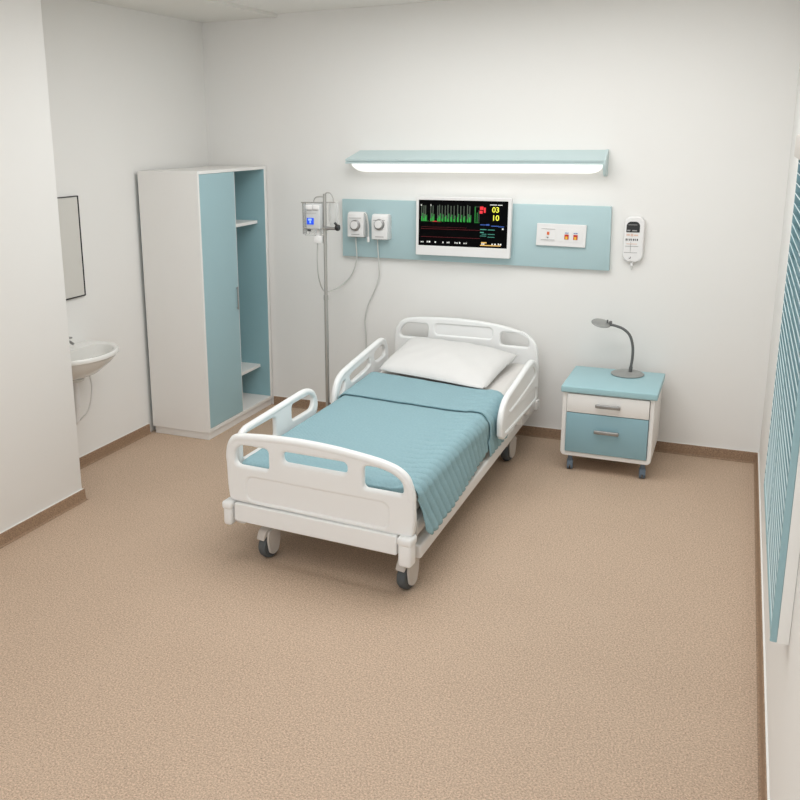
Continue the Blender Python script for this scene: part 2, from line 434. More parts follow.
# footboard
FY = Matrix.Translation((.000, -D2, 0)) @ Matrix.Rotation(-.037, 4, 'Z') @ Matrix.Translation((.005, 0, 0))
def curve_pts(pts, n=5): return smooth_closed(pts, n)
fo = []
fo += [(-.455,.283),(-.468,.30),(-.476,.36),(-.480,.46)]
fo_l = smooth_open([(-.480,.46),(-.479,.53),(-.462,.578),(-.43,.604),(-.38,.615)], 5)
fo_t = smooth_open([(-.38,.615),(-.24,.626),(-.086,.6305),(.06,.626),(.159,.618),(.25,.608),(.323,.597),(.385,.578),(.432,.540),(.456,.47)], 5)
foot_out = [(-.44,.282),(-.458,.286),(-.470,.30),(-.477,.36)]+[tuple(q) for q in fo_l]+[tuple(q) for q in fo_t[1:]]+[(.461,.36),(.456,.30),(.448,.284),(.43,.277)]
foot_out = [(q[0], q[1]) for q in foot_out]
hL = rrect(-.432,-.250,.462,.563,.02,6,(.022,.055,.03,.02))
hS = rrect(-.178,.146,.512,.565,.022,6)
hR = rrect(.222,.408,.463,.566,.02,6,(.085,.022,.02,.02))
rec = rrect(-.37,.338,.303,.412,.03,6)
body = plate_mesh([foot_out, hL, hS, hR, rec], .036, .013, 4)
fill = plate_mesh([rrect(-.385,.353,.29,.425,.03,6)], .022, .001, 1)
m = MB().mesh(body, FY @ AY); m.mesh(fill, FY @ AY)
# rounded tube rim along the top of the board
rim = smooth_open([(-.462,0,.40)]+[(-.464,0,.50)]+[(-.452,0,.558),(-.425,0,.588),(-.375,0,.597)]+[(-.24,0,.608),(-.086,0,.6125),(.06,0,.608),(.159,0,.600),(.25,0,.590),(.318,0,.579),(.372,0,.561),(.415,0,.527),(.438,0,.465),(.444,0,.38)], 6)
rim = [FY @ Vector(q) for q in rim]
m.tube(rim, .0205, 12, rfun=lambda t: .0205*min(1, .35+min(t, 1-t)*12))
m.build('footboard', 'plastic', bed, 40)
# headboard
HY = Matrix.Translation((0, D2, 0))
hd = smooth_open([(-.488,.50),(-.487,.62),(-.470,.695),(-.425,.742),(-.36,.758),(-.244,.768),(-.041,.772),(.157,.760),(.27,.742),(.352,.720),(.424,.682),(.463,.622),(.474,.52)], 5)
head_out = [(-.47,.28),(-.486,.30)]+[(q[0], q[1]) for q in hd]+[(.474,.30),(.458,.28)]
h1 = rrect(-.445,-.252,.628,.722,.02,6,(.022,.085,.022,.022))
h2 = rrect(-.203,.176,.660,.728,.022,6)
h3 = rrect(.230,.412,.625,.708,.02,6,(.080,.022,.02,.02))
m = MB().mesh(plate_mesh([head_out, h1, h2, h3], .036, .012, 4), HY @ AY)
m.mesh(plate_mesh([rrect(-.215,.188,.648,.740,.02,6)], .020, .001, 1), HY @ AY)
m.build('headboard', 'plastic', bed, 40)
# side rails
def rail(u, outline, holes, recs=(), th=.028, rim_pts=None):
    m = MB().mesh(plate_mesh([outline]+holes+list(recs), th, .010, 4), Matrix.Translation((u,0,0)) @ AX)
    if recs:      # recessed panels: a thinner core behind the openings
        xs = [q[0] for r_ in recs for q in r_]; ys = [q[1] for r_ in recs for q in r_]
        m.mesh(plate_mesh([[(min(xs)-.005, min(ys)-.008), (max(xs)+.005, min(ys)-.008), (max(xs)+.005, .52), (.79, .565), (.72, .590), (.60, .582), (.25, .535), (min(xs)-.005, .46)]], th-.014, .001, 1), Matrix.Translation((u,0,0)) @ AX)
    if rim_pts: m.tube([Vector((u, a, b)) for a, b in rim_pts], .0175, 12)
    return m.build('side_rail', 'plastic', bed, 40)
lf = smooth_open([(-.985,.42),(-.984,.51),(-.965,.562),(-.92,.588),(-.86,.594),(-.60,.602),(-.36,.610),(-.27,.608),(-.205,.588),(-.165,.548),(-.150,.495),(-.165,.45),(-.21,.425)], 5)
lf_out = [(-.985,.33)]+[(q[0], q[1]) for q in lf]+[(-.27,.40),(-.32,.34),(-.35,.32),(-.965,.32)]
rail(-.470, lf_out, [rrect(-.945,-.622,.44,.560,.02,6,(.028,.045,.02,.035)), rrect(-.455,-.200,.485,.572,.02,6,(.045,.022,.022,.045))],
     rim_pts=[(q[0], q[1]) for q in smooth_open([(-.970,.36),(-.969,.50),(-.952,.552),(-.915,.574),(-.86,.580),(-.60,.588),(-.36,.596),(-.275,.594),(-.215,.575),(-.180,.540),(-.167,.495),(-.185,.462)], 5)])
lh = smooth_open([(.062,.40),(.064,.46),(.098,.545),(.175,.592),(.30,.613),(.53,.642),(.74,.668),(.81,.664),(.857,.632),(.878,.575),(.880,.50)], 5)
lh_out = [(.075,.345)]+[(q[0], q[1]) for q in lh]+[(.882,.375),(.865,.355)]
lh_rim = [(q[0], q[1]) for q in smooth_open([(.078,.38),(.080,.46),(.112,.534),(.183,.577),(.30,.598),(.53,.627),(.735,.652),(.80,.649),(.842,.621),(.861,.570),(.864,.48)], 5)]
ophead = [smooth_closed([(.30,.555),(.55,.588),(.57,.60),(.585,.565),(.565,.535),(.345,.505),(.29,.52)], 4),
          smooth_closed([(.66,.605),(.775,.625),(.822,.60),(.828,.555),(.78,.545),(.69,.540),(.655,.565)], 4),
          smooth_closed([(.125,.46),(.15,.505),(.195,.54),(.215,.525),(.185,.47),(.15,.44)], 4)]
rail(-.470, lh_out, ophead, rim_pts=lh_rim)
rh = smooth_open([(.055,.38),(.052,.45),(.088,.520),(.165,.560),(.316,.583),(.50,.608),(.66,.630),(.74,.630),(.80,.604),(.845,.560),(.868,.50)], 5)
rh_out = [(.115,.335),(.075,.35)]+[(q[0], q[1]) for q in rh]+[(.885,.375),(.865,.355)]
rh_rim = [(q[0], q[1]) for q in smooth_open([(.071,.37),(.068,.45),(.101,.508),(.172,.545),(.32,.568),(.50,.593),(.655,.614),(.73,.614),(.785,.592),(.829,.551),(.851,.49)], 5)]
rail(.506, rh_out, [], recs=[smooth_closed([(.205,.497),(.25,.522),(.40,.545),(.55,.565),(.68,.582),(.745,.580),(.795,.545),(.775,.515),(.55,.490),(.32,.470),(.22,.470)], 4), rrect(.13,.845,.368,.440,.02,5)], rim_pts=rh_rim)
for u0, u1, v in ((-.464,-.44,-.75), (-.464,-.44,-.42), (-.464,-.44,.3), (-.464,-.44,.7), (.44,.500,.60), (.44,.500,.80)):
    MB().box(u0, u1, v-.03, v+.03, .216+.035*(v+1.05), .375, .003).build('rail_bracket', 'frame', bed)
# frame beams, slightly rising to the head
rise = lambda c: (c.x, c.y, c.z+.035*(c.y+1.05))
for s_ in (-1, 1):
    m = MB().box(min(s_*.412, s_*.466), max(s_*.412, s_*.466), -1.03, 1.10, .148, .212, .010, 3, shear=rise)
    m.build('side_beam', 'frame', bed)
MB().box(-.435, .445, -1.02, 1.04, .250, .318, .003, shear=lambda c: (c.x, c.y, c.z+.03*(c.y+1.05))).build('mattress_platform', 'frame', bed)
for v in (-.98, -.3, .4, .7, 1.02):
    m = MB().box(-.411, .411, v-.02, v+.02, .20+.035*(v+1.05), .298+.03*(v+1.05), .004)
    m.build('cross_member', 'frame', bed)
MB().mesh(plate_mesh([rrect(-.438,.385,.190,.279,.008,3)], .05, .006, 3), FY @ Matrix.Translation((0,-.004,0)) @ AY).build('foot_beam', 'plastic', bed)
for x0, x1, z0 in ((-.494,-.442,.166), (.392,.460,.150)):
    m = MB().box(x0+.004, x1-.004, -.046, .020, z0, .258, .014, 3, mtx=FY)
    m.box(x0, x1, -.050, .024, .246, .285, .012, 3, mtx=FY)
    m.build('corner_bumper', 'plastic', bed)
m = MB().box(.40, .485, 1.045, 1.105, .222, .292, .012, 3); m.build('corner_bumper', 'frame', bed)
m = MB().box(-.50, -.41, 1.045, 1.105, .222, .292, .012, 3); m.build('corner_bumper', 'frame', bed)
MB().box(-.41, .41, 1.05, 1.10, .225, .285, .008).build('head_beam', 'frame', bed)

def caster(u, v, top, yaw=0):
    R_ = Matrix.Translation((u, v, 0)) @ Matrix.Rotation(yaw, 4, 'Z')
    c = MB().lathe([(0,-.018),(.046,-.018),(.054,-.017),(.059,-.011),(.0605,-.004),(.0605,.004),(.059,.011),(.054,.017),(.046,.018),(0,.018)], R_ @ Matrix.Translation((-.010,0,.0605)) @ Matrix.Rotation(PI/2, 4, 'Y') @ Matrix.Diagonal((1,1,1.2,1)), 36)
    b = MB().mesh(plate_mesh([smooth_closed([(-.038,.064),(-.028,.036),(0,.024),(.027,.036),(.038,.064),(.044,.10),(.042,.142),(.0,.150),(-.034,.145),(-.044,.11)], 5)], .012, .004, 3), R_ @ Matrix.Translation((.020,0,0)) @ AX)
    b.mesh(plate_mesh([smooth_closed([(-.066,.108),(-.045,.120),(-.02,.1275),(.0,.130),(.03,.127),(.05,.112),(.052,.130),(.035,.156),(-.03,.158),(-.056,.138)], 4)], .046, .005, 3), R_ @ Matrix.Translation((-.006,0,0)) @ AX)
    b.tube([R_ @ Vector((0,0,.14)), R_ @ Vector((0,0,top))], .018, 16)
    br = b.build('caster', 'greyplastic', bed, 40)
    c.build('wheel', 'rubber', br, 40)
caster(-.288, -1.010, .200, -.20)
caster(.412, -1.030, .20, -.18)
caster(.402, .70, .245, -.18)
caster(-.38, .70, .245, -.1)

# ---------------------------------------------------------------- mattress, pillow, blanket
def tb(u, v, z): return (u, v, z)
bedM = Matrix.Translation((-1.785, -1.206, 0)) @ Matrix.Rotation(BR, 4, 'Z')
def ztop(v):
    if v < -.1: return .458+.012*(v+1.03)/.93
    t = (v+.1)/1.15
    return .470+.056*t*t*(3-2*t)**.6 if t < 1 else .526
def world_tag(o, label, cat):
    o.location = bedM.translation; o.rotation_euler = (0,0,BR); return tag(o, label, cat)
rows = []
NV = 40
def sec(v, inset):
    hw = .433-inset; zt = ztop(v)-inset*.7; zb = .340+.030*(v+1.05)*1.0+inset*.3; r = .045
    pts = []
    for cx_, cz_, a0 in ((hw-r, zt-r, 90), (hw-.03, zb+.03, 0)):
        rr = r if a0 == 90 else .03
        for k in range(7):
            a = math.radians(a0-90*k/6); pts.append((cx_+rr*math.cos(a), v, cz_+rr*math.sin(a)))
    left = [(-x+.008, y, z) for x, y, z in pts[::-1]]
    top = [(-(hw-r)+(2*(hw-r))*k/10, v, zt) for k in range(1, 10)]
    return left+top+pts
vs = [(-1.020,.04),(-1.017,.02),(-1.010,.008),(-.995,.0)]+[(-.985+1.975*k/NV, 0) for k in range(1, NV)]+[(1.02,0),(1.034,.008),(1.041,.02),(1.044,.04)]
mb = MB(); b2 = mb.bm
V = [[b2.verts.new(p) for p in sec(v, i)] for v, i in vs]
n = len(V[0])
for A, B in zip(V, V[1:]):
    for k in range(n): b2.faces.new((A[k], A[(k+1) % n], B[(k+1) % n], B[k]))
b2.faces.new(V[0]); b2.faces.new(V[-1])
bmesh.ops.recalc_face_normals(b2, faces=b2.faces[:])
ma = mb.build('mattress', 'sheet', None, 50)
world_tag(ma, 'mattress in a white fitted sheet lying on the hospital bed', 'mattress')

# pillow
def bil(c, s, t):
    a, b, d, e = [Vector(q) for q in c]     # FL, FR, BR, BL
    return a*(1-s)*(1-t)+b*s*(1-t)+d*s*t+e*(1-s)*t
pc = [(-.385,.520,.530), (.325,.375,.508), (.365,1.005,.578), (-.355,1.02,.625)]
N = 36; top = []; bot = []
rnd = random.Random(3)
for j in range(N+1):
    rt = []; rb = []
    for i in range(N+1):
        s_, t_ = i/N, j/N
        # edges pull inward between the corners
        ex = .012*math.sin(PI*t_)*(1 if s_ < .5 else -1)*abs(2*s_-1)**3
        ey = .012*math.sin(PI*s_)*(1 if t_ < .5 else -1)*abs(2*t_-1)**3
        p = bil(pc, s_, t_)+Vector((ex, ey, 0))
        w = (max(0, 1-abs(2*s_-1)**2.4)*max(0, 1-abs(2*t_-1)**2.3))**.50
        wr_ = .004*math.sin(9*s_+7*t_*t_+2)*w+.0035*math.sin(23*s_*t_+5*s_)*w+.002*math.sin(31*s_-19*t_)*w*(1-t_)
        zt_ = p.z+.010+.072*w+wr_
        zb_ = p.z+.004-.03*w
        over = min(1, max(0, (.545-.16*(p.x+.41)+.03-p.y)/.04)) if p.x < .42 else 0
        zb_ = max(zb_, ztop(p.y)+.003+.036*over); zt_ = max(zt_, zb_+.006)
        cr = .010*max(0, abs(2*s_-1)-.72)/.28*max(0, abs(2*t_-1)-.72)/.28
        p.x += cr*(1 if s_ < .5 else -1); p.y += cr*(1 if t_ < .5 else -1)
        rt.append(Vector((p.x, p.y, zt_))); rb.append(Vector((p.x, p.y, zb_)))
    top.append(rt); bot.append(rb)
mb = MB(); b2 = mb.bm
VT = [[b2.verts.new(p) for p in r] for r in top]; VB = [[b2.verts.new(p) for p in r] for r in bot]
for j in range(N):
    for i in range(N):
        b2.faces.new((VT[j][i], VT[j][i+1], VT[j+1][i+1], VT[j+1][i])); b2.faces.new((VB[j][i], VB[j+1][i], VB[j+1][i+1], VB[j][i+1]))
per = [(j, 0) for j in range(N, 0, -1)]+[(0, i) for i in range(N)]+[(j, N) for j in range(N)]+[(N, i) for i in range(N, 0, -1)]
for a, b in zip(per, per[1:]+per[:1]):
    b2.faces.new((VT[a[0]][a[1]], VB[a[0]][a[1]], VB[b[0]][b[1]], VT[b[0]][b[1]]))
bmesh.ops.recalc_face_normals(b2, faces=b2.faces[:])
pl = mb.build('pillow', 'pillow', None, 80)
world_tag(pl, 'plump white pillow leaning against the headboard of the bed', 'pillow')

# blanket: s runs across the bed, v along it
def sstep(a, b, x):
    t = min(1, max(0, (x-a)/(b-a))); return t*t*(3-2*t)
UW, CR = .443, .045
def hem(v): return .252+.045*(v+.95)/1.0
def cloth(s, v, off, zb, fold=False):
    """s = distance across from centre line, positive to the right; returns point and outward normal"""
    zt = ztop(v)+.006; hw = UW-CR
    dn = 0
    if v < -.985:      # wraps down over the foot of the mattress
        q_ = -.985-v; dn = min(q_, .04)**2/.08+max(0, q_-.04); v_real = -.985-min(q_, .042); v0_ = v; v = v_real; zt -= dn*(1-sstep(UW-CR-.04, UW-CR+.03, s))
    LW = .007 if s < 0 else 0; hw -= LW
    if abs(s) <= hw:
        p = Vector((s, v, zt)); nrm = Vector((0,0,1))
    else:
        q = abs(s)-hw; sg = 1 if s > 0 else -1; L_ = CR*PI/2
        if q < L_:
            a = q/CR; p = Vector((sg*(hw+CR*math.sin(a)), v, zt-CR+CR*math.cos(a))); nrm = Vector((sg*math.sin(a), 0, math.cos(a)))
        else:
            d = q-L_; fl = .004+.036*(1-sstep(-.75, .08, v)); p = Vector((sg*(UW-LW+(fl if s > 0 else .002)*min(1, d/.15)), v, zt-CR-d)); nrm = Vector((sg, 0, 0))
    rib = abs(math.sin(PI*(v+.10*s-.55*max(0, s-.33))/.062))**.5*(.8+.2*abs(math.sin(PI*s/.055))**.5)
    f = sstep(.16, .40, s)
    amp = .0115*f+.0006
    disp = amp*rib+.0012*math.sin(31*s+17*v)*math.sin(23*v-9*s)
    # faint cross stitching
    return p+nrm*(off+disp), nrm
def blanket_sheet(v0f, v1f, left, zb_f, off, th, nv, ns, name, parent):
    rows = []; uvs = []
    for j in range(nv+1):
        r = []; ru = []
        for i in range(ns+1):
            f = i/ns
            smid = (UW-CR)
            # right length from the hem height at this v
            vv0, vv1 = v0f(0), v1f(0)
            vm = vv0+(vv1-vv0)*j/nv
            smax = smid+CR*PI/2+max(.02, (ztop(vm)+.006-CR-zb_f(vm)))
            s_ = -left+(smax+left)*f
            a, b = v0f(s_), v1f(s_)
            v = a+(b-a)*j/nv
            p, nrm = cloth(s_, v, off, 0)
            r.append(p); ru.append((s_, v))
        rows.append(r); uvs.append(ru)
    mb = MB(); bm = mb.bm; uvl = bm.loops.layers.uv.new('UVMap')
    V = [[bm.verts.new(p) for p in r] for r in rows]; key = {}
    for j in range(nv+1):
        for i in range(ns+1): key[V[j][i]] = uvs[j][i]
    for j in range(nv):
        for i in range(ns):
            f = bm.faces.new((V[j][i], V[j][i+1], V[j+1][i+1], V[j+1][i]))
            for l in f.loops: l[uvl].uv = key[l.vert]
    o = mb.build(name, 'blanket', parent, 80)
    md = o.modifiers.new('thick', 'SOLIDIFY'); md.thickness = th; md.offset = -1
    return o
vend = lambda s: .515-.16*(s+.41) if s < .42 else .515-.16*.83-.10*(s-.42)
vfold = lambda s: .085-.085*(s+.4)
vfoot = lambda s: -1.105+(.0 if s < .40 else .075*sstep(.40, .47, s))
def hem_main(v):
    # rounded corner at the foot
    c = .045*max(0, 1-max(0, v+1.105)/.06)**2
    return hem(v)+c+.003*math.sin(v*28)
bk = blanket_sheet(vfoot, lambda s: vend(s)-.015, .50, hem_main, .007, .006, 330, 130, 'blanket', None)
world_tag(bk, 'quilted pale blue blanket covering the hospital bed, ribbed where it hangs on the right', 'blanket')
fd = blanket_sheet(vfold, vend, .445, lambda v: .272+.02*(v), .021, .0085, 90, 130, 'folded_band', bk)
# rolled edge bead under the fold line
def edge_line(off):
    out = []
    for i in range(80):
        smax = UW-CR+CR*PI/2+.13
        s_ = -.49+(smax+.49)*i/79
        p, n_ = cloth(s_, vfold(s_), off, 0); out.append(p)
    return out

# ---------------------------------------------------------------- nightstand
NX = -.808; NY0, NY1 = -.56, -.075
ns = empty('bedside_cabinet', (NX, (NY0+NY1)/2, 0), 0, 'small bedside cabinet on casters with teal top, one white and one teal drawer', 'bedside cabinet')
TN = Matrix.Translation((-NX, -(NY0+NY1)/2, 0))
def AYat(y): return TN @ Matrix.Translation((0, y, 0)) @ AY
x0, x1 = -1.062, -.560
me = plate_mesh([rrect(x0, x1, .093, .478, .02, 5, (.004,.004,.026,.026)), rrect(x0+.026, x1-.024, .119, .472, .004, 2)], .47, .004, 2)
MB().mesh(me, AYat((NY0+NY1)/2+.006)).build('cabinet_body', 'cabwhite', ns)
MB().box(x0+.01, x1-.01, NY1-.012, NY1-.002, .12, .474, mtx=TN).build('back_panel', 'cabwhite', ns)
MB().box(-1.070, -.547, NY0-.004, NY1+.004, .4785, .515, .005, 3, mtx=TN).build('top_panel', 'tealtop', ns)
def drawer(z0, z1, mk, hz):
    d = MB().box(x0+.028, x1-.026, NY0+.004, NY0+.022, z0, z1, .002, 2, mtx=TN).box(x0+.04, x1-.04, NY0+.022, NY1-.04, z0+.01, z1-.03, mtx=TN).build('drawer', mk, ns)
    h = MB().box(-.874, -.738, NY0-.026, NY0-.014, hz-.011, hz+.010, .004, 3, mtx=TN)
    for x in (-.860, -.752): h.box(x-.006, x+.006, NY0-.018, NY0+.006, hz-.005, hz+.005, mtx=TN)
    h.build('handle', 'metal', d)
drawer(.362, .471, 'cabwhite', .418)
drawer(.123, .358, 'tealdrawer', .264)
def small_caster(x, y):
    R_ = TN @ Matrix.Translation((x, y, 0)) @ Matrix.Rotation(.15, 4, 'Z')
    c = MB().mesh(plate_mesh([smooth_closed([(-.022,.03),(-.015,.055),(0,.062),(.018,.056),(.022,.036),(.016,.028),(-.012,.026)], 4)], .034, .003, 2), R_ @ AX)
    c.tube([R_ @ Vector((0,0,.055)), R_ @ Vector((0,0,.095))], .013, 12)
    c = c.build('caster', 'bluegrey', ns, 40)
    w = MB()
    for dx in (-.010, .010):
        w.lathe([(0,-.007),(.022,-.007),(.0245,-.004),(.0245,.004),(.022,.007),(0,.007)], R_ @ Matrix.Translation((dx,0,.0245)) @ Matrix.Rotation(PI/2, 4, 'Y'), 20)
    w.build('wheel', 'bluegrey', c, 40)
for x in (-1.008, -.604):
    for y in (-.51, -.13): small_caster(x, y)

# desk lamp
LY = -.178
dl = empty('desk_lamp', (-.752, LY, .5155), 0, 'grey gooseneck lamp with a round base standing on the bedside cabinet', 'lamp')
TL = Matrix.Translation((.752, -LY, -.5155))
MB().lathe([(0,0),(.091,0),(.095,.003),(.095,.006),(.084,.013),(.03,.017),(0,.018)], None, 40).build('base', 'lampgrey', dl)
st = [(-.737,LY,.530),(-.735,LY,.560),(-.730,LY,.625),(-.733,LY,.692),(-.752,LY,.752),(-.790,LY,.789),(-.838,LY,.806),(-.862,LY,.810)]
MB().tube([TL @ Vector(p) for p in smooth_open(st, 6)], .0075, 10, rfun=lambda t: .0105 if t < .16 else .0080).build('neck', 'lampdark', dl, 60)
hm = TL @ Matrix.Translation((-.920, LY-.0, .813)) @ Matrix.Rotation(math.radians(11), 4, 'Y') @ Matrix.Rotation(math.radians(12), 4, 'X')
hdm = MB().lathe([(0,-.004),(.05,-.004),(.057,0),(.058,.003),(.055,.007),(.035,.012),(0,.014)], hm, 36, 1.0, .98).build('lamp_head', 'lampgrey', dl)
MB().lathe([(0,-.0065),(.046,-.0065),(.047,-.0045),(0,-.0045)], hm, 30, 1.0, .85).build('lens', 'white', hdm)
m = MB().box(-.874, -.858, LY-.010, LY+.010, .803, .833, .004, 2, mtx=TL).tube([TL @ Vector((-.884, LY, .820)), TL @ Vector((-.884, LY, .838))], .005, 8)
m.build('joint', 'lampdark', dl)

# ---------------------------------------------------------------- wall board and its devices
TB = None
def face_y(y): return Matrix.Translation((0, y, 0)) @ AY
board = MB().prism([(-2.661,1.131),(-.911,1.110),(-.919,1.492),(-2.662,1.513)], 'y', -.03, -.001, .0015).build('service_board', 'tealboard')
tag(board, 'long flat teal board fixed to the back wall above the bed', 'wall board')

# over-bed light
ol = empty('wall_lamp', (-1.77, -.002, 1.78), 0, 'long pale teal wall light with a glowing white diffuser above the monitor', 'wall light')
tilt = lambda c: (c.x, c.y, c.z-.0055*(c.x+1.77))
TO = Matrix.Translation((1.77, .002, -1.78))
def OB(m, name, mk): return m.build(name, mk, ol)
# sloping canopy top
prof = [(-.001,1.823),(-.001,1.80),(-.118,1.762),(-.120,1.766),(-.120,1.780),(-.112,1.783)]
def pris(pr, xa, xb, bev=0):
    q = MB().prism(pr, 'x', xa, xb, bev)
    for v in q.bm.verts: v.co = TO @ Vector((v.co.x, v.co.y, v.co.z-.0055*(v.co.x+1.77)))
    return q
pr = [(-.002,1.826),(-.004,1.818),(-.004,1.755),(-.100,1.744),(-.112,1.744),(-.113,1.7555),(-.105,1.7565),(-.105,1.760),(-.113,1.761),(-.114,1.772)]
q = pris(pr, -2.600, -.972)
for v in q.bm.verts:
    if v.co.x < -.6: v.co.x += .060*(1-min(1, -(v.co.y)/.11))
OB(q, 'housing', 'lampteal')
dp = [(-.006,1.766),(-.006,1.715)]+[(-.006-.095*math.sin(a), 1.757-.055*math.cos(a)+.008) for a in [math.radians(k) for k in range(0, 91, 9)]]
q = MB()
L0, L1 = -2.560, -.985
rws = []
K = 14
for k in range(K+1):
    rws.append((L0+.075*(1-math.cos(PI/2*k/K)), .25+.75*math.sin(PI/2*k/K)))
prof_d = [(-.004,0),(-.004,-1),(-.040,-1),(-.075,-.93),(-.097,-.7),(-.103,-.35),(-.103,0)]
xs = rws+[(L1-(x-L0), s_) for x, s_ in rws[::-1]]
rows = [[TO @ Vector((x, y, (1.748+zz*.058*s_)-.0055*(x+1.77))) for y, zz in prof_d] for x, s_ in xs]
q.grid(rows)
for e in (rows[0], rows[-1]):
    q.bm.faces.new([q.bm.verts.new(p) for p in e])
bmesh.ops.recalc_face_normals(q.bm, faces=q.bm.faces[:])
q.build('diffuser', 'diff', ol, 50)
pe = [(-.002,1.828),(-.006,1.700),(-.05,1.695),(-.070,1.712),(-.111,1.755),(-.112,1.787)]
OB(pris([(-.001,1.829),(-.012,1.829),(-.116,1.774),(-.115,1.742),(-.085,1.690),(-.055,1.674),(-.001,1.674)], -.971, -.955, .002), 'end_cap', 'lampteal')

# monitor
mon = empty('mounted_monitor', (-1.81, -.031, 1.17), 0, 'white flat patient monitor with a black screen mounted on the teal wall board', 'monitor')
TMn = Matrix.Translation((1.81, .031, -1.17))
rot = Matrix.Translation((-1.81,0,1.36)) @ Matrix.Rotation(.005, 4, 'Y') @ Matrix.Translation((1.81,0,-1.36))
def MF(y): return TMn @ rot @ Matrix.Translation((0, y, 0))
MX0, MX1, MZ0, MZ1 = -2.121, -1.504, 1.165, 1.538
m = MB().mesh(plate_mesh([rrect(MX0, MX1, MZ0, MZ1, .006, 3), rrect(MX0+.017, MX1-.021, MZ0+.062, MZ1-.020, .002, 2)], .040, .003, 2), MF(-.062) @ AY)
m.box(MX0+.01, MX1-.01, -.058, -.045, MZ0+.01, MZ1-.01, mtx=MF(0)).box(-1.9, -1.7, -.047, -.032, 1.28, 1.42, mtx=MF(0))
m.build('casing', 'white', mon)
SX0, SX1, SZ0, SZ1 = MX0+.016, MX1-.020, MZ0+.061, MZ1-.019
MB().box(SX0, SX1, -.076, -.058, SZ0, SZ1, mtx=MF(0)).build('screen', 'black', mon)
def px(fx, fz):  # fractions of the screen, from top left
    return SX0+(SX1-SX0)*fx, SZ1-(SZ1-SZ0)*fz
def bars(lst, name, mk, parent, d=.0012):
    q = MB()
    for fx0, fx1, fz0, fz1 in lst:
        a, b = px(fx0, fz1), px(fx1, fz0)
        q.box(a[0], b[0], -.076-d, -.0755, a[1], b[1], mtx=MF(0))
    return q.build(name, mk, parent)
g1, g2, dm = [], [], []
xx = .03
cols = [.03,.055,.075,.135,.16,.215,.235,.265,.30,.33,.365,.40,.44,.475,.51,.55,.575]
for i, x in enumerate(cols):
    top_ = .15+.02*((i*7) % 3)
    dm.append((x, x+.010, .12 if i % 3 else .10, .45))
    g1.append((x+.011, x+.022, top_+.14, .455))
    g2.append((x+.002, x+.02, .40 if i % 2 else .36, .46))
g1 += [(.03,.115,.455,.465), (.635,.645,.13,.47), (.635,.69,.46,.47), (.66,.668,.25,.46)]
dm += [(.638,.69,.125,.132), (.68,.686,.2,.45)]
bars(dm, 'waveform_grid', 'g_dim', mon); bars(g1, 'waveform', 'g_green', mon, .0016); bars(g2, 'waveform_peak', 'g_green2', mon, .0014)
bars([(.03,.70,.625,.630),(.03,.55,.585,.588),(.03,.70,.80,.805),(.2,.26,.468,.476),(.12,.22,.462,.466)], 'red_trace', 'g_red', mon)
bars([(.692,.73,.12,.19),(.69,.722,.21,.27),(.735,.755,.14,.25),(.16,.21,.455,.468)], 'red_alarm_mark', 'g_red2', mon)
tl = []
rr = random.Random(8)
for x in (.03,.05,.10,.12,.19,.28,.33,.35,.42,.44,.47,.52,.545,.72,.74,.83,.86,.90,.92):
    w_ = rr.uniform(.008,.018); tl.append((x, x+w_, .90+rr.uniform(-.008,.008), .93))
tl += [(.025,.035,.10,.13),(.135,.145,.10,.13),(.80,.875,.075,.088),(.885,.935,.078,.09),(.94,.955,.57,.60)]
bars(tl, 'text_row', 'g_white', mon)
bars([(.70,.76,.50,.515),(.765,.80,.49,.52),(.82,.90,.52,.535),(.90,.96,.53,.545)], 'blue_text', 'g_blue', mon)
bars([(.70,.77,.60,.615),(.785,.86,.605,.618),(.70,.74,.66,.68),(.72,.77,.70,.71),(.785,.86,.70,.71),(.70,.77,.74,.75),(.785,.86,.76,.77)], 'teal_text', 'g_cyan', mon)
bars([(.715,.775,.875,.90),(.705,.93,.935,.955)], 'amber_bar', 'g_amber', mon)
def text_mesh(body, size, depth=.0006):
    cu = bpy.data.curves.new('t', 'FONT'); cu.body = body; cu.size = size; cu.extrude = depth; cu.align_x = 'CENTER'; cu.align_y = 'CENTER'; cu.offset = size*.012
    ob = bpy.data.objects.new('t', cu); COL.objects.link(ob)
    me = bpy.data.meshes.new_from_object(ob.evaluated_get(bpy.context.evaluated_depsgraph_get()))
    bpy.data.objects.remove(ob); bpy.data.curves.remove(cu); return me
q = MB()
for s_, fx, fz in (('03', .865, .19), ('10', .865, .36)):
    a = px(fx, fz); q.mesh(text_mesh(s_, .047), MF(0) @ Matrix.Translation((a[0], -.0775, a[1])) @ Matrix.Rotation(PI/2, 4, 'X'))
q.build('reading_digits', 'g_yellow', mon)

